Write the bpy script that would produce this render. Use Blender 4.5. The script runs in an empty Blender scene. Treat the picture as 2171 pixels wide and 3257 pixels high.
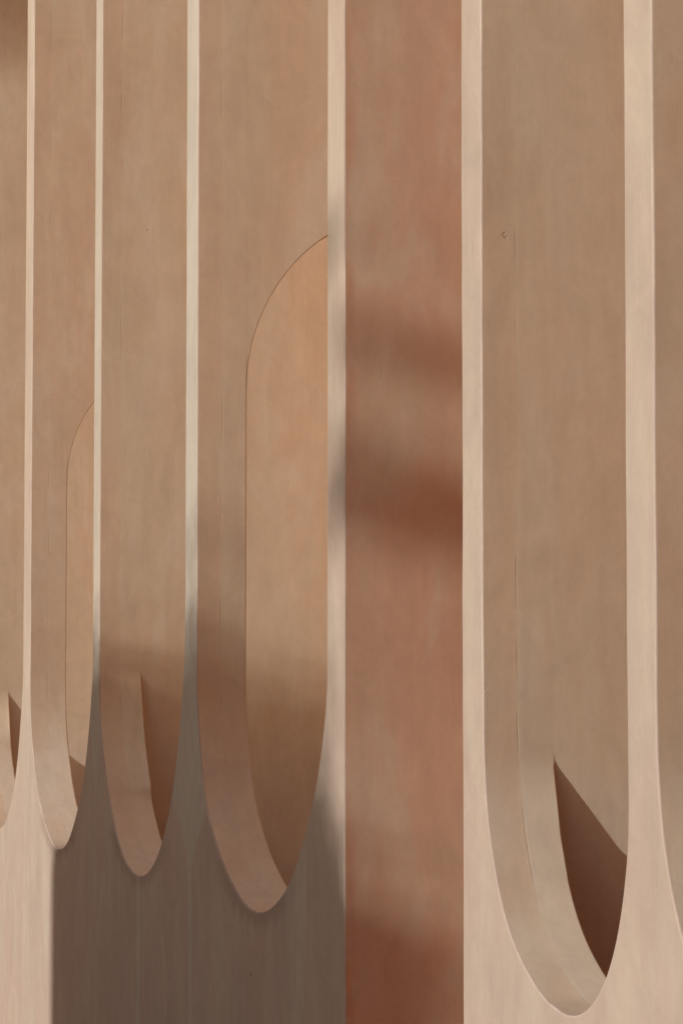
import bpy, bmesh, math, random
from mathutils import Vector, noise, Matrix
R = math.radians
scene = bpy.context.scene
C = scene.collection

# ------------------------------------------------------------------ camera
EYE = 1.55
cam_d = bpy.data.cameras.new('camera'); cam = bpy.data.objects.new('camera', cam_d); C.objects.link(cam)
cam.location = (0, -1.4, EYE)
cam.rotation_euler = (R(90 + 2.57), 0, R(90 - 19.324))
cam_d.sensor_fit = 'VERTICAL'; cam_d.sensor_height = 36; cam_d.sensor_width = 24
cam_d.lens = 36 * 6400 / 3257
cam_d.shift_y = 327.2 / 3257
cam_d.clip_start = 0.05; cam_d.clip_end = 2000
scene.camera = cam

# ------------------------------------------------------------------ sky, sun, exposure
SA, SB = 4.4, 1.02                       # sun comes from (1, -SA, SB)
sd = Vector((1, -SA, SB)).normalized()
elev = math.asin(sd.z); azim = math.atan2(sd.x, sd.y)
world = bpy.data.worlds.new('World'); scene.world = world; world.use_nodes = True
wn = world.node_tree; wn.nodes.clear()
sky = wn.nodes.new('ShaderNodeTexSky'); sky.sky_type = 'NISHITA'; sky.sun_disc = False
sky.sun_elevation = elev; sky.sun_rotation = azim
sky.air_density = 1.0; sky.dust_density = 1.8; sky.ozone_density = 0.5
bg = wn.nodes.new('ShaderNodeBackground'); bg.inputs[1].default_value = 0.105
wo = wn.nodes.new('ShaderNodeOutputWorld')
wn.links.new(sky.outputs[0], bg.inputs[0]); wn.links.new(bg.outputs[0], wo.inputs[0])
sun_d = bpy.data.lights.new('sun', 'SUN'); sun = bpy.data.objects.new('sun', sun_d); C.objects.link(sun)
sun_d.energy = 3.9; sun_d.angle = R(0.53); sun_d.color = (1.0, 0.93, 0.83)
sun.rotation_euler = sd.to_track_quat('Z', 'Y').to_euler(); sun.location = (6, -30, 12)
vs = scene.view_settings
vs.view_transform = 'Standard'; vs.look = 'None'; vs.gamma = 1; vs.use_curve_mapping = False
vs.exposure = 0.0

# ------------------------------------------------------------------ helpers
def tag(o, label=None, cat=None, group=None, kind=None):
    if label: o['label'] = label
    if cat: o['category'] = cat
    if group: o['group'] = group
    if kind: o['kind'] = kind
    return o
def empty(name, loc=(0, 0, 0)):
    o = bpy.data.objects.new(name, None); C.objects.link(o); o.location = loc; return o
def link(name, me, mats, parent=None):
    o = bpy.data.objects.new(name, me); C.objects.link(o)
    for m in (mats if isinstance(mats, (list, tuple)) else [mats]): me.materials.append(m)
    if parent: o.parent = parent
    return o
def from_bm(name, bm, mats, parent=None):
    me = bpy.data.meshes.new(name); bm.to_mesh(me); bm.free(); return link(name, me, mats, parent)
def ns(x, y=0.0, z=0.0): return noise.noise(Vector((x, y, z)))

class NT:
    def __init__(s, mat): s.t = mat.node_tree; s.t.nodes.clear()
    def n(s, typ, **kw):
        nd = s.t.nodes.new(typ)
        for k, v in kw.items(): setattr(nd, k, v)
        return nd
    def set(s, sock, v):
        if isinstance(v, bpy.types.NodeSocket): s.t.links.new(v, sock)
        elif v is not None: sock.default_value = v
    def math(s, op, a, b=None, c=None, clamp=False):
        nd = s.n('ShaderNodeMath', operation=op); nd.use_clamp = clamp
        for i, v in enumerate((a, b, c)): s.set(nd.inputs[i], v)
        return nd.outputs[0]
    def ramp(s, v, lo, hi, a=0.0, b=1.0):
        nd = s.n('ShaderNodeMapRange', interpolation_type='SMOOTHSTEP')
        for i, q in enumerate((v, lo, hi, a, b)): s.set(nd.inputs[i], q)
        return nd.outputs[0]
    def mix(s, f, a, b, blend='MIX'):
        nd = s.n('ShaderNodeMix', data_type='RGBA', blend_type=blend)
        s.set(nd.inputs[0], f); s.set(nd.inputs[6], a); s.set(nd.inputs[7], b); return nd.outputs[2]
    def noise(s, vec, scale, detail=3.0, rough=0.55, dist=0.0):
        nd = s.n('ShaderNodeTexNoise'); s.set(nd.inputs['Vector'], vec)
        nd.inputs['Scale'].default_value = scale; nd.inputs['Detail'].default_value = detail
        nd.inputs['Roughness'].default_value = rough; nd.inputs['Distortion'].default_value = dist
        return nd.outputs[0]
    def scale(s, vec, sc, off=(0, 0, 0)):
        nd = s.n('ShaderNodeMapping'); s.set(nd.inputs[0], vec)
        nd.inputs['Scale'].default_value = sc; nd.inputs['Location'].default_value = off; return nd.outputs[0]
def rgb(c): return (c[0], c[1], c[2], 1.0)
def new_mat(name):
    m = bpy.data.materials.new(name); m.use_nodes = True; return m, NT(m)

def plaster(name, base, warm, pale, amt_warm=0.6, amt_pale=0.6, streak=0.5, seed=0.0, joint=False, stains=(), bump=1.0, rough=0.85, stretch=0.45, sill=None, chips=(), drips=(), edge=None):
    m, t = new_mat(name)
    pos = t.n('ShaderNodeNewGeometry').outputs['Position']
    p = t.scale(pos, (1, 1, 1), (seed, seed * 1.7, seed * 0.6))
    # cloudy washes of lime paint, drawn out downwards
    cl = t.noise(t.scale(p, (1, 1, stretch)), 2.6, 4, 0.6, 0.5)
    cl2 = t.noise(t.scale(p, (1, 1, stretch * 0.8), (7, 3, 1)), 6.5, 5, 0.62, 0.7)
    st = t.noise(t.scale(p, (1, 1, 0.09), (3, 8, 2)), 20, 5, 0.68, 0.25)
    fs = t.noise(t.scale(p, (1, 1, 0.07), (1, 5, 9)), 70, 3, 0.65, 0.3)
    gr = t.noise(p, 140, 2, 0.6)
    col = t.mix(t.math('MULTIPLY', t.ramp(cl, 0.44, 0.64), amt_warm), rgb(base), rgb(warm))
    col = t.mix(t.math('MULTIPLY', t.ramp(cl2, 0.46, 0.66), amt_pale), col, rgb(pale))
    k = t.math('MULTIPLY_ADD', t.math('SUBTRACT', st, 0.5), streak * 0.55, 1.0)
    k = t.math('ADD', k, t.math('MULTIPLY', t.math('SUBTRACT', fs, 0.5), streak * 0.35))
    ms = t.noise(t.scale(p, (1, 1, 0.8), (4, 4, 4)), 10, 6, 0.7, 1.3)
    k = t.math('ADD', k, t.math('MULTIPLY', t.math('SUBTRACT', ms, 0.5), 0.30))
    k = t.math('ADD', k, t.math('MULTIPLY', t.math('SUBTRACT', gr, 0.5), 0.10))
    k = t.math('ADD', k, t.math('MULTIPLY', t.math('SUBTRACT', cl2, 0.5), 0.28))
    xyz = t.n('ShaderNodeSeparateXYZ'); t.set(xyz.inputs[0], pos); X, Y, Z = xyz.outputs
    if sill:      # tone grows paler from the sill line down
        zs = t.math('ADD', Z, t.math('MULTIPLY', t.math('SUBTRACT', t.noise(pos, 7, 4, 0.6), 0.5), 0.22))
        col = t.mix(t.math('MULTIPLY', t.ramp(zs, EYE - 0.02, EYE - 0.22), 0.75), col, rgb(sill))
    if edge:      # deeper wash of paint brushed along the arris
        em = t.math('MULTIPLY', t.ramp(Y, 0.034, 0.012), t.ramp(t.noise(t.scale(pos, (1, 1, 0.35)), 9, 4, 0.65), 0.40, 0.60))
        col = t.mix(t.math('MULTIPLY', em, 0.55), col, rgb(edge))
    if joint:     # the outer half of each reveal was coated separately
        zj = t.n('ShaderNodeCombineXYZ'); t.set(zj.inputs[0], X); t.set(zj.inputs[2], Z)
        dj = t.math('SUBTRACT', t.math('SUBTRACT', Y, 0.067), t.math('MULTIPLY', t.math('SUBTRACT', t.noise(zj.outputs[0], 3.0, 3, 0.5), 0.5), 0.014))
        jm = t.math('MULTIPLY', t.ramp(dj, 0.003, -0.003), t.ramp(t.noise(t.scale(pos, (1, 1, 0.4), (9, 2, 5)), 4, 3, 0.6), 0.35, 0.60))
        col = t.mix(t.math('MULTIPLY', jm, 0.55), col, rgb((0.63, 0.475, 0.345)))
    # grime that has gathered just under the sills
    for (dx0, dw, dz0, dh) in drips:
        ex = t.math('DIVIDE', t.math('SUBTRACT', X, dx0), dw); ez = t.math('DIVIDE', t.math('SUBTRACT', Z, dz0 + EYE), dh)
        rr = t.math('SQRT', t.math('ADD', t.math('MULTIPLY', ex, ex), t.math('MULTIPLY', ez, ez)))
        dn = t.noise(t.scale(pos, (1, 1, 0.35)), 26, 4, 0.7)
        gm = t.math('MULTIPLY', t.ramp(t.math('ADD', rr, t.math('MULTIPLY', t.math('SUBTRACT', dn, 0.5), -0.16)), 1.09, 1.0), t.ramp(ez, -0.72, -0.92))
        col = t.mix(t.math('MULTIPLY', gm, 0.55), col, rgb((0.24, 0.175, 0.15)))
    # dirt runs with their own outline
    wob = t.math('MULTIPLY', t.math('SUBTRACT', t.noise(t.scale(pos, (1, 1, 0.5)), 6.0, 3, 0.6), 0.5), 0.05)
    for (sx, w0, ztop, zbot, flare, strength, c) in stains:
        dx = t.math('ABSOLUTE', t.math('ADD', t.math('SUBTRACT', X, sx), wob))
        w = t.math('ADD', t.math('MULTIPLY', t.ramp(Z, ztop - 0.28, ztop), flare), w0)
        msk = t.ramp(t.math('DIVIDE', dx, w), 1.0, 0.72)
        msk = t.math('MULTIPLY', msk, t.ramp(Z, zbot - 0.5, zbot + 0.2))
        if flare == 0: msk = t.math('MULTIPLY', msk, t.ramp(Z, ztop + 0.02, ztop - 0.06))
        col = t.mix(t.math('MULTIPLY', msk, strength), col, rgb(c))
    # pin holes
    vo = t.n('ShaderNodeTexVoronoi', feature='F1'); t.set(vo.inputs['Vector'], p); vo.inputs['Scale'].default_value = 5.0
    pit = t.ramp(vo.outputs['Distance'], 0.028, 0.012)
    k = t.math('MULTIPLY', k, t.math('MULTIPLY_ADD', pit, -0.6, 1.0))
    hsv = t.n('ShaderNodeVectorMath', operation='SCALE'); t.set(hsv.inputs[0], col); t.set(hsv.inputs['Scale'], k)
    cc = hsv.outputs[0]
    # relief
    tr = t.noise(t.scale(p, (1, 1, 0.5), (5, 1, 4)), 5, 3, 0.5, 0.3)
    fine = t.noise(p, 60, 3, 0.6)
    hgt = t.math('MULTIPLY', tr, 0.0022)
    hgt = t.math('ADD', hgt, t.math('MULTIPLY', fine, 0.00010))
    hgt = t.math('ADD', hgt, t.math('MULTIPLY', st, 0.00012))
    hgt = t.math('SUBTRACT', hgt, t.math('MULTIPLY', pit, 0.0008))
    if joint:
        zz = t.n('ShaderNodeCombineXYZ'); t.set(zz.inputs[0], X); t.set(zz.inputs[2], Z)
        jl = t.math('MULTIPLY', t.math('SUBTRACT', t.noise(zz.outputs[0], 3.0, 3, 0.5), 0.5), 0.014)
        jl = t.math('ADD', jl, t.math('MULTIPLY', t.math('SUBTRACT', t.noise(zz.outputs[0], 55.0, 3, 0.6), 0.5), 0.006))
        d = t.math('SUBTRACT', t.math('SUBTRACT', Y, 0.067), jl)
        onoff = t.ramp(t.noise(t.scale(zz.outputs[0], (3, 1, 1)), 4.2, 4, 0.65), 0.47, 0.60)
        crumb = t.noise(t.scale(pos, (1, 1, 1), (2, 2, 2)), 170, 3, 0.7)
        groove = t.math('MULTIPLY', t.ramp(t.math('ABSOLUTE', d), 0.0022, 0.0003), onoff)
        near = t.ramp(t.math('ABSOLUTE', d), 0.018, 0.003)
        hgt = t.math('ADD', hgt, t.math('MULTIPLY', t.ramp(d, -0.012, 0.010), 0.00022))
        hgt = t.math('SUBTRACT', hgt, t.math('MULTIPLY', groove, 0.00022))
        hgt = t.math('ADD', hgt, t.math('MULTIPLY', t.math('MULTIPLY', near, t.ramp(crumb, 0.52, 0.75)), t.math('MULTIPLY', onoff, 0.00022)))
        cc = t.mix(t.math('MULTIPLY', groove, 0.22), cc, rgb((0.28, 0.19, 0.13)))
        for (hx0, hy0, hz0, hr) in chips:      # plaster knocked out down to the rough coat
            dv = t.n('ShaderNodeVectorMath', operation='DISTANCE'); t.set(dv.inputs[0], pos); dv.inputs[1].default_value = (hx0, hy0, hz0)
            dd = t.math('ADD', dv.outputs['Value'], t.math('MULTIPLY', t.math('SUBTRACT', crumb, 0.5), hr * 1.2))
            cm = t.ramp(dd, hr, hr * 0.6)
            hgt = t.math('SUBTRACT', hgt, t.math('MULTIPLY', cm, t.math('MULTIPLY_ADD', crumb, -0.004, 0.0028)))
            cc = t.mix(t.math('MULTIPLY', cm, 0.35), cc, rgb((0.42, 0.32, 0.24)))
    b = t.n('ShaderNodeBump'); b.inputs['Strength'].default_value = bump; b.inputs['Distance'].default_value = 1.0
    t.set(b.inputs['Height'], hgt)
    bs = t.n('ShaderNodeBsdfPrincipled'); t.set(bs.inputs['Base Color'], cc); t.set(bs.inputs['Normal'], b.outputs[0])
    bs.inputs['Roughness'].default_value = rough; bs.inputs['Specular IOR Level'].default_value = 0.18
    out = t.n('ShaderNodeOutputMaterial'); t.t.links.new(bs.outputs[0], out.inputs[0])
    return m

GREY = (0.385, 0.36, 0.315)
CHIP = (0.0464, 0.834 + EYE)
stains = [(-5.205, 0.022, -0.16 + EYE, -0.95 + EYE, 0.26, 0.75, GREY),
          (-5.79, 0.026, -0.50 + EYE, -1.25 + EYE, 0.0, 0.70, GREY),
          (-7.60, 0.030, -0.30 + EYE, -0.9 + EYE, 0.06, 0.35, (0.40, 0.345, 0.285)),
          (-6.37, 0.012, -0.02 + EYE, -0.5 + EYE, 0.12, 0.55, GREY),
          (-4.30, 0.040, -0.45 + EYE, -0.75 + EYE, 0.05, 0.40, GREY)]
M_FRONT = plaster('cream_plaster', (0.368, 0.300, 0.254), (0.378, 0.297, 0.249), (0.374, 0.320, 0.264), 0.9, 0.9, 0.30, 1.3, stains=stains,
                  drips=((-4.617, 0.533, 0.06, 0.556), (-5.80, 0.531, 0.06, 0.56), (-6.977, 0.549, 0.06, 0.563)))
M_ARRIS = plaster('pale_edge_plaster', (0.42, 0.345, 0.30), (0.40, 0.31, 0.27), (0.47, 0.40, 0.35), 0.8, 0.9, 0.3, 2.1)  # paler tone for the rounded arrises
M_TAN = plaster('tan_plaster', (0.635, 0.54, 0.412), (0.65, 0.515, 0.38), (0.62, 0.558, 0.455), 0.8, 0.6, 0.22, 4.7, joint=True, sill=(0.65, 0.585, 0.495),
                chips=((-3.246, CHIP[0], CHIP[1], 0.007), (-3.246, 0.004, 0.03 + EYE, 0.006)))
M_RED = plaster('terracotta_plaster', (0.62, 0.465, 0.345), (0.63, 0.42, 0.30), (0.61, 0.50, 0.39), 0.8, 0.75, 0.20, 9.1, stretch=0.6, edge=(0.56, 0.30, 0.19))
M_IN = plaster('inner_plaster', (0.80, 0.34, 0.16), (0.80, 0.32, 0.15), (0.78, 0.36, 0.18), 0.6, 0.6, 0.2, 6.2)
M_WING = plaster('wing_plaster', (0.60, 0.28, 0.175), (0.60, 0.26, 0.155), (0.58, 0.31, 0.20), 0.6, 0.6, 0.2, 7.7)
M_BACK = plaster('back_wall_plaster', (0.52, 0.31, 0.19), (0.52, 0.30, 0.18), (0.51, 0.32, 0.20), 0.6, 0.6, 0.2, 3.2)

# ------------------------------------------------------------------ the slotted building
TH = 0.137            # thickness of the front wall
BACK = 1.27           # rear face of the fins
TOP = 6.2
TS = 5.0              # where the slots' upper ends begin to curve
SPRING = 0.846 + EYE  # spring line of the arched passages
# lower ends of the slots: (x, z relative to the eye), left side, bottom, right side
CURVES = {
 'B': [(-7.525,.09),(-7.515,-.01),(-7.497,-.092),(-7.444,-.201),(-7.363,-.312),(-7.26,-.399),(-7.179,-.445),(-7.088,-.484),(-6.985,-.503),(-6.877,-.49),(-6.795,-.458),(-6.738,-.419),(-6.671,-.365),(-6.616,-.315),(-6.569,-.253),(-6.531,-.187),(-6.50,-.117),(-6.47,-.035),(-6.443,.055),(-6.429,.13)],
 'C': [(-6.331,.10),(-6.326,-.003),(-6.31,-.07),(-6.269,-.158),(-6.217,-.244),(-6.156,-.325),(-6.096,-.382),(-6.028,-.434),(-5.972,-.464),(-5.871,-.494),(-5.775,-.500),(-5.68,-.483),(-5.614,-.454),(-5.55,-.414),(-5.502,-.371),(-5.448,-.314),(-5.41,-.258),(-5.373,-.191),(-5.348,-.129),(-5.322,-.059),(-5.305,-.002),(-5.289,.055),(-5.277,.112)],
 'D': [(-5.150,.10),(-5.146,.015),(-5.131,-.055),(-5.116,-.107),(-5.093,-.18),(-5.053,-.257),(-4.985,-.331),(-4.919,-.383),(-4.848,-.423),(-4.786,-.453),(-4.713,-.48),(-4.642,-.491),(-4.584,-.490),(-4.517,-.479),(-4.441,-.451),(-4.367,-.412),(-4.31,-.368),(-4.27,-.325),(-4.226,-.272),(-4.192,-.226),(-4.168,-.187),(-4.142,-.141),(-4.123,-.094),(-4.106,-.049),(-4.093,-.001),(-4.087,.03)],
 'F': [(-3.246,-.04),(-3.242,-.098),(-3.236,-.153),(-3.227,-.198),(-3.209,-.254),(-3.180,-.321),(-3.134,-.387),(-3.087,-.427),(-3.02,-.468),(-2.959,-.489),(-2.900,-.495),(-2.848,-.479),(-2.814,-.455),(-2.784,-.427),(-2.757,-.384),(-2.733,-.327),(-2.718,-.278),(-2.708,-.228),(-2.703,-.175)]}
def shifted(key, xl, xr):
    src = CURVES[key]; a = min(p[0] for p in src); b = max(p[0] for p in src)
    return [(xl + (x - a) / (b - a) * (xr - xl), z) for x, z in src]
# bay = left edge, right edge, curve, has an arched passage in the fin on its left
BAYS_L = [(-11.13, -10.06, shifted('C', -11.13, -10.06), False),
          (-9.94, -8.875, shifted('D', -9.94, -8.875), True),
          (-8.752, -7.668, shifted('C', -8.752, -7.668), False),
          (-7.525, -6.428, CURVES['B'], True),
          (-6.331, -5.268, CURVES['C'], False),
          (-5.150, -4.085, CURVES['D'], True)]
BAYS_R = [(-3.246, -2.703, CURVES['F'], False)]
for i in range(5):
    xl = -2.612 + i * 0.634
    BAYS_R.append((xl, xl + 0.542, shifted('F', xl, xl + 0.542), False))

def catmull(pts, n):
    out = []
    P = [pts[0]] + list(pts) + [pts[-1]]
    for i in range(1, len(P) - 2):
        for k in range(n):
            t = k / n
            o = []
            for d in (0, 1):
                p0, p1, p2, p3 = P[i-1][d], P[i][d], P[i+1][d], P[i+2][d]
                o.append(0.5 * (2*p1 + (p2-p0)*t + (2*p0-5*p1+4*p2-p3)*t*t + (3*p1-p0-3*p2+p3)*t**3))
            out.append(tuple(o))
    out.append(tuple(pts[-1])); return out
def resample(pts, step):
    L = [0]
    for a, b in zip(pts, pts[1:]): L.append(L[-1] + math.hypot(b[0]-a[0], b[1]-a[1]))
    n = max(2, int(L[-1] / step)); out = []; j = 0
    for i in range(n + 1):
        s = L[-1] * i / n
        while j < len(L) - 2 and L[j+1] < s: j += 1
        t = (s - L[j]) / max(1e-9, L[j+1] - L[j])
        out.append((pts[j][0] + (pts[j+1][0]-pts[j][0]) * t, pts[j][1] + (pts[j+1][1]-pts[j][1]) * t))
    return out
def smooth(pts, it):
    for _ in range(it):
        q = [pts[0]]
        for i in range(1, len(pts) - 1):
            q.append(tuple(0.25*pts[i-1][d] + 0.5*pts[i][d] + 0.25*pts[i+1][d] for d in (0, 1)))
        pts = q + [pts[-1]]
    return pts
def slot_outline(xl, xr, curve):
    """closed outline, down the left jamb, round the bottom, up the right jamb, round the top"""
    zt = 0.30 + EYE
    low = [(xl, zt)] + [(min(max(x, xl), xr), z + EYE) for x, z in curve] + [(xr, zt)]
    low = smooth(resample(catmull(low, 6), 0.012), 14)
    low = [(min(max(x, xl), xr), z) for x, z in low]
    n = 34
    left = [(xl, TS + (zt - TS) * i / n) for i in range(n)]
    right = [(xr, zt + (TS - zt) * (i + 1) / n) for i in range(n)]
    w = (xr - xl) / 2; top = []
    for i in range(1, 28):
        a = math.pi * i / 28; top.append((xl + w + w * math.cos(a), TS + 0.53 * math.sin(a)))
    return left + low + right + top
def normals(loop):
    """unit vectors pointing from the opening into the wall"""
    out = []
    m = len(loop)
    for i in range(m):
        a, b = loop[i-1], loop[(i+1) % m]
        dx, dz = b[0]-a[0], b[1]-a[1]; l = math.hypot(dx, dz)
        out.append((dz / l, -dx / l))
    # the outline runs counter-clockwise, so the right-hand normal points outwards
    return out
RA = 0.0035
def wob(x, z, s):
    return 0.0030 * ns(x * 3, z * 1.6, s) + 0.0022 * ns(x * 5, z * 5.5, s + 4) + 0.0006 * ns(x * 9, z * 22, s + 8)

def ring(bm, pts): return [bm.verts.new(p) for p in pts]
def bridge(bm, r0, r1, mi=0, closed=True, sm=True):
    m = len(r0)
    for i in range(m if closed else m - 1):
        j = (i + 1) % m
        f = bm.faces.new((r0[i], r0[j], r1[j], r1[i])); f.material_index = mi; f.smooth = sm

# rear edge of the sill beside a solid fin: (z relative to the eye, distance out from the fin)
BACKP = {'F': [(-0.095, 0.0), (-0.16, 0.0148), (-0.23, 0.0305), (-0.30, 0.058)],
         'A': [(0.055, 0.0), (-0.004, 0.0121), (-0.07, 0.032), (-0.14, 0.0553), (-0.183, 0.0725), (-0.26, 0.125)],
         'C': [(0.10, 0.0), (0.07, 0.008), (0.035, 0.016), (-0.034, 0.036), (-0.127, 0.070), (-0.189, 0.105), (-0.262, 0.145)]}
def back_x(x, z, xl, xr, prof):
    u = (x - xl) / (xr - xl); z -= EYE
    if u > 0.5 or not prof: return x
    if z >= prof[0][0]: return xl
    if z <= prof[-1][0]: return max(x, xl + prof[-1][1])
    for (z0, a), (z1, b) in zip(prof, prof[1:]):
        if z1 <= z <= z0: return xl + a + (b - a) * (z0 - z) / (z0 - z1)

def section(root, name, x0, x1, bays, label, end_left, end_right):
    """one stretch of the front wall: face, paler arrises, back; the slots' reveals are its sub-parts"""
    bm = bmesh.new(); loops = []; reveals = []
    front_edges = []; back_edges = []
    for bi, (xl, xr, curve, arch) in enumerate(bays):
        prof = None if arch else BACKP['F' if xl > -3.4 else 'C' if abs(xl + 6.331) < 1e-4 else 'A']
        lo = slot_outline(xl, xr, curve); nr = normals(lo); loops.append((lo, nr))
        rings = []
        for k in range(5):
            a = math.pi / 2 * k / 4
            pts = []
            for (x, z), (nx, nz) in zip(lo, nr):
                q = RA * (1 - math.sin(a)) ; w = wob(xl + (5 if x > (xl+xr)/2 else 0), z, bi)
                y = RA * (1 - math.cos(a)); fade = 1 - y / TH
                pts.append((x + nx * (q + w * fade), y, z + nz * (q + w * fade)))
            rings.append(ring(bm, pts))
        for k in range(4): bridge(bm, rings[k], rings[k+1], 1)
        m = len(rings[0])
        for i in range(m):
            front_edges.append(bm.edges.get((rings[0][i], rings[0][(i+1) % m])))
        # reveal as its own mesh
        rb_ = []
        for (x, z) in lo:
            zz = z - EYE
            if x < (xl + xr) / 2 and zz > (-0.02 if arch else 0.1):
                r = 0.0025 if (arch and z < SPRING + 0.02) else 0.0
            elif x > (xl + xr) / 2 and zz > 0.1: r = 0.0
            elif not arch and back_x(x, z, xl, xr, prof) < xl + 0.0006: r = 0.0
            else: r = 0.0035
            rb_.append(r)
        for _ in range(0): rb_ = [(rb_[i-1] + rb_[i] + rb_[(i+1) % m]) / 3 for i in range(m)]
        b2 = bmesh.new(); rows = []
        for y in (RA, 0.02, 0.04, 0.058, 0.067, 0.076, 0.095, 0.115, TH - 0.0046):
            fade = 1 - y / TH; pts = []
            for (x, z), (nx, nz) in zip(lo, nr):
                w = wob(xl + (5 if x > (xl+xr)/2 else 0), z, bi)
                xb = x + (back_x(x, z, xl, xr, prof) - x) * y / TH
                pts.append((xb + nx * w * fade, y, z + nz * w * fade))
            rows.append(ring(b2, pts))
        for k in range(4):
            a = math.pi / 2 * k / 3; pts = []
            for (x, z), (nx, nz), r in zip(lo, nr, rb_):
                x = back_x(x, z, xl, xr, prof)
                pts.append((x + nx * r * (1 - math.cos(a)), TH - r * (1 - math.sin(a)), z + nz * r * (1 - math.cos(a))))
            rows.append(ring(b2, pts))
        for k in range(len(rows) - 1): bridge(b2, rows[k], rows[k+1], 0)
        bmesh.ops.remove_doubles(b2, verts=b2.verts, dist=1e-6)
        bmesh.ops.recalc_face_normals(b2, faces=b2.faces)
        c = sum((f.normal.dot(Vector(((xl+xr)/2, 0, 3.3)) - f.calc_center_median()) for f in b2.faces))
        if c < 0: bmesh.ops.reverse_faces(b2, faces=b2.faces)
        reveals.append(b2)
        br = ring(bm, [(back_x(x, z, xl, xr, prof) + nx * r, TH, z + nz * r) for (x, z), (nx, nz), r in zip(lo, nr, rb_)])
        for i in range(m): back_edges.append(bm.edges.new((br[i], br[(i+1) % m])))
    # outer frame: rounded vertical arrises at the two ends
    nz_ = 60
    def column(x, sgn, seed):
        cols = []
        for k in range(5):
            a = math.pi / 2 * k / 4
            col = []
            for i in range(nz_ + 1):
                z = TOP * i / nz_; w = wob(x, z, seed) * 1.3 * (1 - RA * (1 - math.cos(a)) / TH)
                col.append((x - sgn * (RA * (1 - math.sin(a)) + w), RA * (1 - math.cos(a)), z))
            cols.append(ring(bm, col))
        for k in range(4): bridge(bm, cols[k], cols[k+1], 1, closed=False)
        cols.append(ring(bm, [(x - (0.02 if x == XL1 else 0), TH, TOP * i / nz_) for i in range(nz_ + 1)]))
        if x != XL1: bridge(bm, cols[4], cols[5], 0, closed=False, sm=False)
        return cols[0], cols[5]
    lf, lb = column(x0, -1, 31.0); rf, rb = column(x1, 1, 47.0)
    for L_, R_, E_ in ((lf, rf, front_edges), (lb, rb, back_edges)):
        for col in (L_, R_):
            for a, b in zip(col, col[1:]):
                e = bm.edges.get((a, b)) or bm.edges.new((a, b)); E_.append(e)
        E_.append(bm.edges.new((L_[0], R_[0]))); E_.append(bm.edges.new((L_[-1], R_[-1])))
    for E_, sgn in ((front_edges, -1), (back_edges, 1)):
        g = bmesh.ops.triangle_fill(bm, use_beauty=True, edges=E_)
        for f in g['geom']:
            if isinstance(f, bmesh.types.BMFace):
                f.material_index = 0; f.smooth = False; f.normal_update()
                if f.normal.y * sgn < 0: f.normal_flip()
    o = from_bm(name, bm, [M_FRONT, M_ARRIS], root)
    o['label'] = label
    for b2 in reveals: from_bm('slot_reveal', b2, M_TAN, o)
    return o

def prism_x(bm, poly, x0, x1, smooth_from=None):
    """polygon in (y, z) made a slab between x0 and x1"""
    a = ring(bm, [(x1, y, z) for y, z in poly]); b = ring(bm, [(x0, y, z) for y, z in poly])
    bm.faces.new(a); bm.faces.new(b[::-1]); bridge(bm, b, a, 0, sm=False)
def box(bm, x0, x1, y0, y1, z0, z1):
    prism_x(bm, [(y0, z0), (y1, z0), (y1, z1), (y0, z1)], x0, x1)

def fin(root, x0, x1, arch, mat, label=None, y0=TH):
    bm = bmesh.new()
    if not arch:
        zs = [TOP * i / 12 for i in range(13)]
        poly = [(y0, z) for z in reversed(zs)] + [(BACK, z) for z in zs]
        a = ring(bm, [(x1, y, z) for y, z in poly]); b = ring(bm, [(x0, y, z) for y, z in poly])
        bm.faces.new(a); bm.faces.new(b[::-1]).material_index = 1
    else:
        r = 0.53; rd = 0.0025; arc = []
        for i in range(49):
            t = math.pi * i / 48
            arc.append((y0 + r - r * math.cos(t), SPRING + r * math.sin(t)))
        nrm = [(-math.cos(math.pi * i / 48), math.sin(math.pi * i / 48)) for i in range(49)]
        y1 = y0 + 2 * r
        line = arc + [(y1, SPRING * (1 - k / 6)) for k in range(1, 7)]
        nrm += [(1, 0)] * 6
        w = [0.0016 * ns(7, p[0] * 7, p[1] * 7 + x0) for p in line]
        rows = []
        for x, q in [(x1, 1.0)] + [(x1 - rd * (1 - math.cos(math.pi/2*k/3)), 1 - math.sin(math.pi/2*k/3)) for k in range(1, 4)] + \
                    [(x0 + rd * (1 - math.cos(math.pi/2*k/3)), 1 - math.sin(math.pi/2*k/3)) for k in (3, 2, 1, 0)]:
            rows.append(ring(bm, [(x, max(y0 + 0.0002, p[0] + n[0] * (rd * q + ww)), p[1] + n[1] * (rd * q + ww)) for p, n, ww in zip(line, nrm, w)]))
        for k in range(len(rows) - 1): bridge(bm, rows[k], rows[k+1], 0, closed=False)
        for rw, x, flip in ((rows[0], x1, False), (rows[-1], x0, True)):
            ex = ring(bm, [(x, BACK, 0), (x, BACK, TOP), (x, y0, TOP)])
            loop = rw + ex
            ed = [bm.edges.get((loop[i], loop[(i+1) % len(loop)])) or bm.edges.new((loop[i], loop[(i+1) % len(loop)])) for i in range(len(loop))]
            g = bmesh.ops.triangle_fill(bm, use_beauty=True, edges=ed)
            for f in g['geom']:
                if isinstance(f, bmesh.types.BMFace):
                    f.normal_update()
                    if f.normal.x * (1 if not flip else -1) < 0: f.normal_flip()
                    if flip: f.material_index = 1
    o = from_bm('fin', bm, [mat, M_IN], root)
    if label: o['label'] = label
    return o

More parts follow.
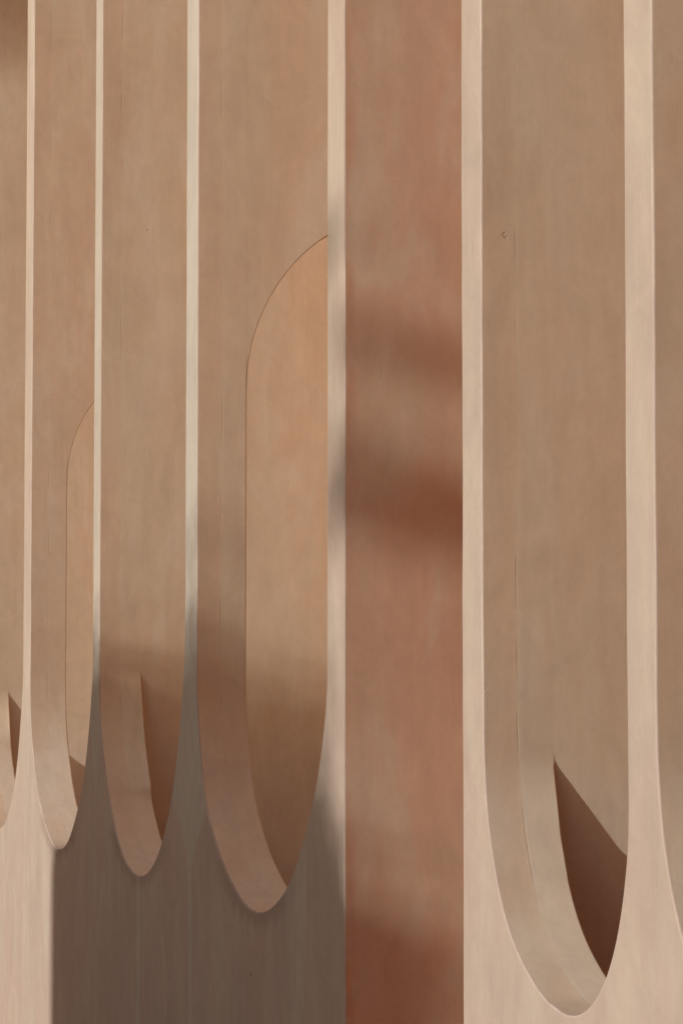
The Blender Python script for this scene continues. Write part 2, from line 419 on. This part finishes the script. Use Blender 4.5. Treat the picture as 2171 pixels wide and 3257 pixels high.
bld = empty('plaster_building', (-6, 0, 0))
tag(bld, 'cream and tan plaster building with tall round-ended slots between thin fins', 'building')
XL0, XL1 = -11.25, -3.975
XR0 = -3.337; XR1 = BAYS_R[-1][1] + 0.092
section(bld, 'front_wall', XL0, XL1, BAYS_L, 'cream front wall with wide slots, half in shade', True, True)
section(bld, 'front_wall', XR0, XR1, BAYS_R, 'cream front wall with narrow slots in full sun', True, True)
# fins stand behind the piers, flush with the jambs
prev = XL0
for i, (xl, xr, c, arch) in enumerate(BAYS_L):
    fin(bld, prev, xl, arch, M_TAN, 'tan fin with an arched passage' if arch else None); prev = xr
fin(bld, prev, XL1 - 0.05, False, M_IN)
bm = bmesh.new(); rows = []
for y in (RA, 0.06, 0.14, 0.25, 0.4, 0.6, 0.85, BACK):
    fd = max(0, 1 - y / 0.8) ** 2
    rows.append(ring(bm, [(XL1 - wob(XL1, TOP * i / 60, 47.0) * 1.3 * (1 if y == RA else fd), y, TOP * i / 60) for i in range(61)]))
rows.append(ring(bm, [(XL1 - 0.05, BACK, TOP * i / 60) for i in range(61)])); rows.append(ring(bm, [(XL1 - 0.05, TH, TOP * i / 60) for i in range(61)]))
for a, b in zip(rows, rows[1:]): bridge(bm, b, a, 0, closed=False)
for k in (7, 8): 
    for a, b in zip(rows[k], rows[k][1:]): bm.edges.get((a, b)).smooth = False
bmesh.ops.recalc_face_normals(bm, faces=bm.faces)
if sum(f.normal.x for f in bm.faces if f.calc_center_median().x > XL1 - 0.01) < 0: bmesh.ops.reverse_faces(bm, faces=bm.faces)
from_bm('fin', bm, M_RED, bld)['label'] = 'reddish terracotta fin face in the open gap'
prev = XR0
for i, (xl, xr, c, arch) in enumerate(BAYS_R):
    fin(bld, prev, xl, False, M_TAN); prev = xr
fin(bld, prev, XR1, False, M_TAN)
def slab(name, dims, mat, parent, label=None):
    bm = bmesh.new(); box(bm, *dims); bmesh.ops.recalc_face_normals(bm, faces=bm.faces)
    o = from_bm(name, bm, mat, parent)
    if label: o['label'] = label
    return o
slab('back_wall', (XL0, XR1, BACK + 0.002, BACK + 0.2, 0, TOP), M_BACK, bld)
slab('roof_slab', (XL0 - 0.05, XR1 + 0.05, 0.0, BACK + 0.25, TOP + 0.002, TOP + 0.3), M_FRONT, bld)
for o in list(bld.children): o.location = -bld.location

# ------------------------------------------------------------------ ground
m, t = new_mat('terracotta_gravel')
pos = t.n('ShaderNodeNewGeometry').outputs['Position']
g1 = t.noise(pos, 1.1, 5, 0.6); g2 = t.noise(pos, 60, 4, 0.7)
col = t.mix(g1, rgb((0.44, 0.19, 0.115)), rgb((0.50, 0.225, 0.14)))
col = t.mix(t.math('MULTIPLY', g2, 0.5), col, rgb((0.34, 0.145, 0.085)))
b = t.n('ShaderNodeBump'); b.inputs['Strength'].default_value = 0.6; b.inputs['Distance'].default_value = 0.02; t.set(b.inputs['Height'], g2)
bs = t.n('ShaderNodeBsdfPrincipled'); t.set(bs.inputs['Base Color'], col); bs.inputs['Roughness'].default_value = 0.95; t.set(bs.inputs['Normal'], b.outputs[0])
out = t.n('ShaderNodeOutputMaterial'); t.t.links.new(bs.outputs[0], out.inputs[0])
bm = bmesh.new()
v = ring(bm, [(-600, -600, 0), (600, -600, 0), (600, 600, 0), (-600, 600, 0)]); bm.faces.new(v)
tag(from_bm('ground', bm, m), 'terracotta gravel ground around the buildings', kind='structure')

# ------------------------------------------------------------------ unseen shade casters: a slender tree, plus an added house and taller tree
def at(X, z, L):
    """the point L metres in front of the wall whose shadow falls at (X, eye + z) on the front face"""
    return Vector((X + L / SA, -L, z + EYE + L * SB / SA))
HL = 10.0
hx = lambda X: at(X, 0, HL).x
hz = lambda z: at(0, z, HL).z
house = empty('shade_house', (hx(-5.6), -11.2, 0))  # added; its outline is shaped to cast the shade on the lower wall
tag(house, 'added low plaster house with lean-to, shaped to shade the slotted building', 'house')
hc = []
def poly_y(name, poly, y0, y1, mat):
    bm = bmesh.new()
    a = ring(bm, [(x, y0, z) for x, z in poly]); b = ring(bm, [(x, y1, z) for x, z in poly])
    bm.faces.new(a); bm.faces.new(b[::-1]); bridge(bm, b, a, 0, sm=False)
    bmesh.ops.recalc_face_normals(bm, faces=bm.faces)
    o = from_bm(name, bm, mat, house); o.location = -house.location; return o
x_l, x_m, x_r = at(-7.085, 0, 12.6).x, hx(-4.95), hx(-3.895)
poly_y('wall', [(x_l, 0), (x_m, 0), (x_m, hz(0.08)), (hx(-5.6), hz(0.08)), (hx(-6.0), hz(0.06)), (x_l, hz(0.06))], -12.6, -10.0, M_WING)
poly_y('lean_to', [(x_m + 0.002, 0), (x_r, 0), (x_r, hz(-0.46)), (hx(-3.94), hz(-0.40)), (hx(-3.99), hz(-0.35)), (hx(-4.07), hz(-0.27)), (hx(-4.13), hz(-0.19)), (hx(-4.34), hz(-0.11)), (x_m + 0.002, hz(0.0))], -12.3, -10.02, M_WING)
mw, t = new_mat('dark_wood')
bs = t.n('ShaderNodeBsdfPrincipled'); pos = t.n('ShaderNodeNewGeometry').outputs['Position']
t.set(bs.inputs['Base Color'], t.mix(t.noise(t.scale(pos, (1, 1, 0.1)), 30, 4), rgb((0.10, 0.06, 0.035)), rgb((0.16, 0.10, 0.06))))
out = t.n('ShaderNodeOutputMaterial'); t.t.links.new(bs.outputs[0], out.inputs[0])
poly_y('door', [(x_l + 1.1, 0.02), (x_l + 1.95, 0.02), (x_l + 1.95, 2.05), (x_l + 1.1, 2.05)], -9.998, -9.95, mw)

# unseen wings and wall, added to block sky and bounce warm light
def wing(name, label, x0, x1, y0, y1, face, h):
    root = empty(name, ((x0 + x1) / 2, (y0 + y1) / 2, 0)); tag(root, label, 'building')
    slab('wall', (x0, x1, y0, y1, 0, h), M_WING, root)
    slab('roof', (x0 - 0.15, x1 + 0.15, y0 - 0.15, y1 + 0.15, h + 0.002, h + 0.22), M_FRONT, root)
    xf = x1 if face > 0 else x0
    for k in range(4):
        yc = y0 + (y1 - y0) * (k + 0.5) / 4; lo_, hi_ = sorted((xf + face * 0.002, xf + face * 0.05))
        slab('door' if k == 1 else 'shutter', (lo_, hi_, yc - 0.5, yc + 0.5, 0.03 if k == 1 else 1.1, 2.3), mw, root)
    for o in root.children: o.location = -root.location
wing('bounce_wing', 'added terracotta wing with dark shutters, blocking sky and bouncing warm light at the far end of the slotted wall', -15.5, -12.5, -14, -1.0, 1, 6.0)
wing('bounce_wing', 'added terracotta wing with dark shutters, blocking sky and bouncing warm light behind the photographer', 7.5, 10.5, -14, -1.0, -1, 6.0)
gw = slab('screen_wall', (-12.4, 7.4, -14.4, -14.1, 0, 2.9), M_WING, None)  # added to hide the bright low sky from the front wall
tag(gw, 'added long terracotta wall blocking the low sky across from the slots', 'wall')

ml, t = new_mat('leaf')
bs = t.n('ShaderNodeBsdfPrincipled'); oi = t.n('ShaderNodeNewGeometry').outputs['Random Per Island']
t.set(bs.inputs['Base Color'], t.mix(oi, rgb((0.05, 0.08, 0.025)), rgb((0.10, 0.11, 0.04)))); bs.inputs['Roughness'].default_value = 0.6
out = t.n('ShaderNodeOutputMaterial'); t.t.links.new(bs.outputs[0], out.inputs[0])
mb, t = new_mat('bark')
bs = t.n('ShaderNodeBsdfPrincipled'); pos = t.n('ShaderNodeNewGeometry').outputs['Position']
t.set(bs.inputs['Base Color'], t.mix(t.noise(t.scale(pos, (1, 1, 0.2)), 40, 4), rgb((0.12, 0.08, 0.055)), rgb((0.22, 0.16, 0.11)))); bs.inputs['Roughness'].default_value = 0.9
out = t.n('ShaderNodeOutputMaterial'); t.t.links.new(bs.outputs[0], out.inputs[0])

def tube(bm, pts, radii, seg=8):
    rows = []
    for i, p in enumerate(pts):
        d = (pts[min(i+1, len(pts)-1)] - pts[max(i-1, 0)]).normalized()
        u = d.orthogonal().normalized(); w = d.cross(u)
        rows.append(ring(bm, [p + (u * math.cos(2*math.pi*k/seg) + w * math.sin(2*math.pi*k/seg)) * radii[i] for k in range(seg)]))
    for a, b in zip(rows, rows[1:]): bridge(bm, a, b)
    bm.faces.new(rows[-1])
def tree(name, label, base, trunk, clumps, r0, seed):
    """trunk: list of points; clumps: (centre, half sizes, leaf count)"""
    rnd = random.Random(seed)
    root = empty(name, base); tag(root, label, 'tree')
    bm = bmesh.new()
    n = len(trunk); tube(bm, [p - base for p in trunk], [r0 * (1 - 0.75 * i / (n - 1)) for i in range(n)], 10)
    for c, hs, cnt in clumps:
        # limb from the nearest trunk point below the clump
        cand = [p for p in trunk if p.z < c.z - 0.05] or [trunk[0]]
        s = min(cand, key=lambda p: (p - c).length); mid = s.lerp(c, 0.5) + Vector((0, 0, 0.05))
        tube(bm, [s - base, mid - base, c - base], [0.014, 0.010, 0.004], 6)
    from_bm('trunk', bm, mb, root)
    vs_, fs_ = [], []
    for c, hs, cnt in clumps:
        for _ in range(cnt):
            while True:
                q = Vector((rnd.uniform(-1, 1), rnd.uniform(-1, 1), rnd.uniform(-1, 1)))
                if q.length < 1: break
            p = c + Vector((q.x * hs[0], q.y * hs[1], q.z * hs[2])) - base
            M = Matrix.Rotation(rnd.uniform(0, 6.3), 3, 'Z') @ Matrix.Rotation(rnd.uniform(-1.2, 1.2), 3, 'X')
            l = rnd.uniform(0.035, 0.065); w = l * 0.42
            i0 = len(vs_)
            for a, b_, c_ in ((-l, 0, 0), (0, -w, 0.008), (l, 0, 0), (0, w, 0.008)):
                vs_.append(p + M @ Vector((a, b_, c_)))
            fs_.append((i0, i0+1, i0+2)); fs_.append((i0, i0+2, i0+3))
    me = bpy.data.meshes.new('crown'); me.from_pydata([tuple(v) for v in vs_], [], fs_); me.update()
    link('crown', me, ml, root)
    return root
TL = 17.0
def clump(X, z, hx_, hz_, n, L=TL): return (at(X, z, L), (hx_, 0.18, hz_), n)
b0 = at(-4.12, 0, TL); base = Vector((b0.x, b0.y, 0))
trunk = [base, base + Vector((0.02, 0, 1.2)), base + Vector((-0.03, 0, 2.4)), at(-4.10, -0.1, TL), at(-4.125, 0.35, TL), at(-4.09, 0.8, TL), at(-4.11, 1.05, TL)]
tree('slender_tree', 'slender young tree with tiers of small leaves beside the added house', base, trunk,
     [clump(-3.90, 0.78, 0.15, 0.04, 50), clump(-3.905, 0.47, 0.15, 0.12, 115), clump(-3.98, 0.08, 0.2, 0.12, 9),
      clump(-5.14, 0.42, 0.2, 0.10, 18), clump(-4.10, 1.00, 0.12, 0.06, 20)], 0.018, 3)

b0 = at(-9.3, 0, TL); base = Vector((b0.x, b0.y, 0))  # second tree, added to shade the top of the far slot
trunk = [base + (at(-9.3, 3.4, TL) - base) * (i / 7) + Vector((0.06 * math.sin(i * 1.7), 0.05 * math.cos(i * 2.1), 0)) for i in range(8)]
trunk[0] = base
tree('shadow_tree', 'added taller tree, its round leafy crown placed to shade the far slot', base, trunk,
     [clump(-9.3 + dx, 3.25 + dz, 0.45, 0.35, 700) for dx, dz in ((0, 0), (-0.5, 0.2), (0.42, -0.12), (-0.2, 0.6), (0.25, 0.5))], 0.09, 5)

# leafy climber added along the roof edge to soften the house's shadow
rnd = random.Random(11); vine = empty('shadow_climber', (hx(-5.5), -10.2, hz(0.1)))
tag(vine, 'loose leafy climber added along the roof edge to soften the shadow of the added house', 'plant')
vv, ff = [], []; bm = bmesh.new(); stem = []
PR = [(-7.0, 0.06), (-6.0, 0.06), (-5.6, 0.08), (-4.95, 0.07), (-4.34, -0.11), (-4.13, -0.19), (-4.07, -0.27), (-3.99, -0.35), (-3.93, -0.41)]
for i in range(60):
    X = -6.98 + 3.02 * i / 59
    roof = next(a[1] + (b[1] - a[1]) * (X - a[0]) / (b[0] - a[0]) for a, b in zip(PR, PR[1:]) if a[0] <= X <= b[0])
    stem.append(Vector((hx(X), -10.25 + 0.05 * math.sin(i * 1.3), hz(roof + 0.02 + 0.012 * math.sin(i * 0.9)))) - vine.location)
    for _ in range(64):
        dz = abs(rnd.gauss(0, 0.12)); p = stem[-1] + Vector((rnd.uniform(-0.03, 0.03), rnd.uniform(-0.12, 0.12), dz))
        M = Matrix.Rotation(rnd.uniform(0, 6.3), 3, 'Z') @ Matrix.Rotation(rnd.uniform(-1.2, 1.2), 3, 'X')
        l = rnd.uniform(0.018, 0.035); w = l * 0.55; i0 = len(vv)
        for a, b_, c_ in ((-l, 0, 0), (0, -w, 0.006), (l, 0, 0), (0, w, 0.006)): vv.append(tuple(p + M @ Vector((a, b_, c_))))
        ff.append((i0, i0+1, i0+2)); ff.append((i0, i0+2, i0+3))
tube(bm, stem, [0.008] * 60, 6); from_bm('stem', bm, mb, vine)
me = bpy.data.meshes.new('foliage'); me.from_pydata(vv, [], ff); me.update(); link('foliage', me, ml, vine)

scene.render.resolution_x = 682; scene.render.resolution_y = 1024
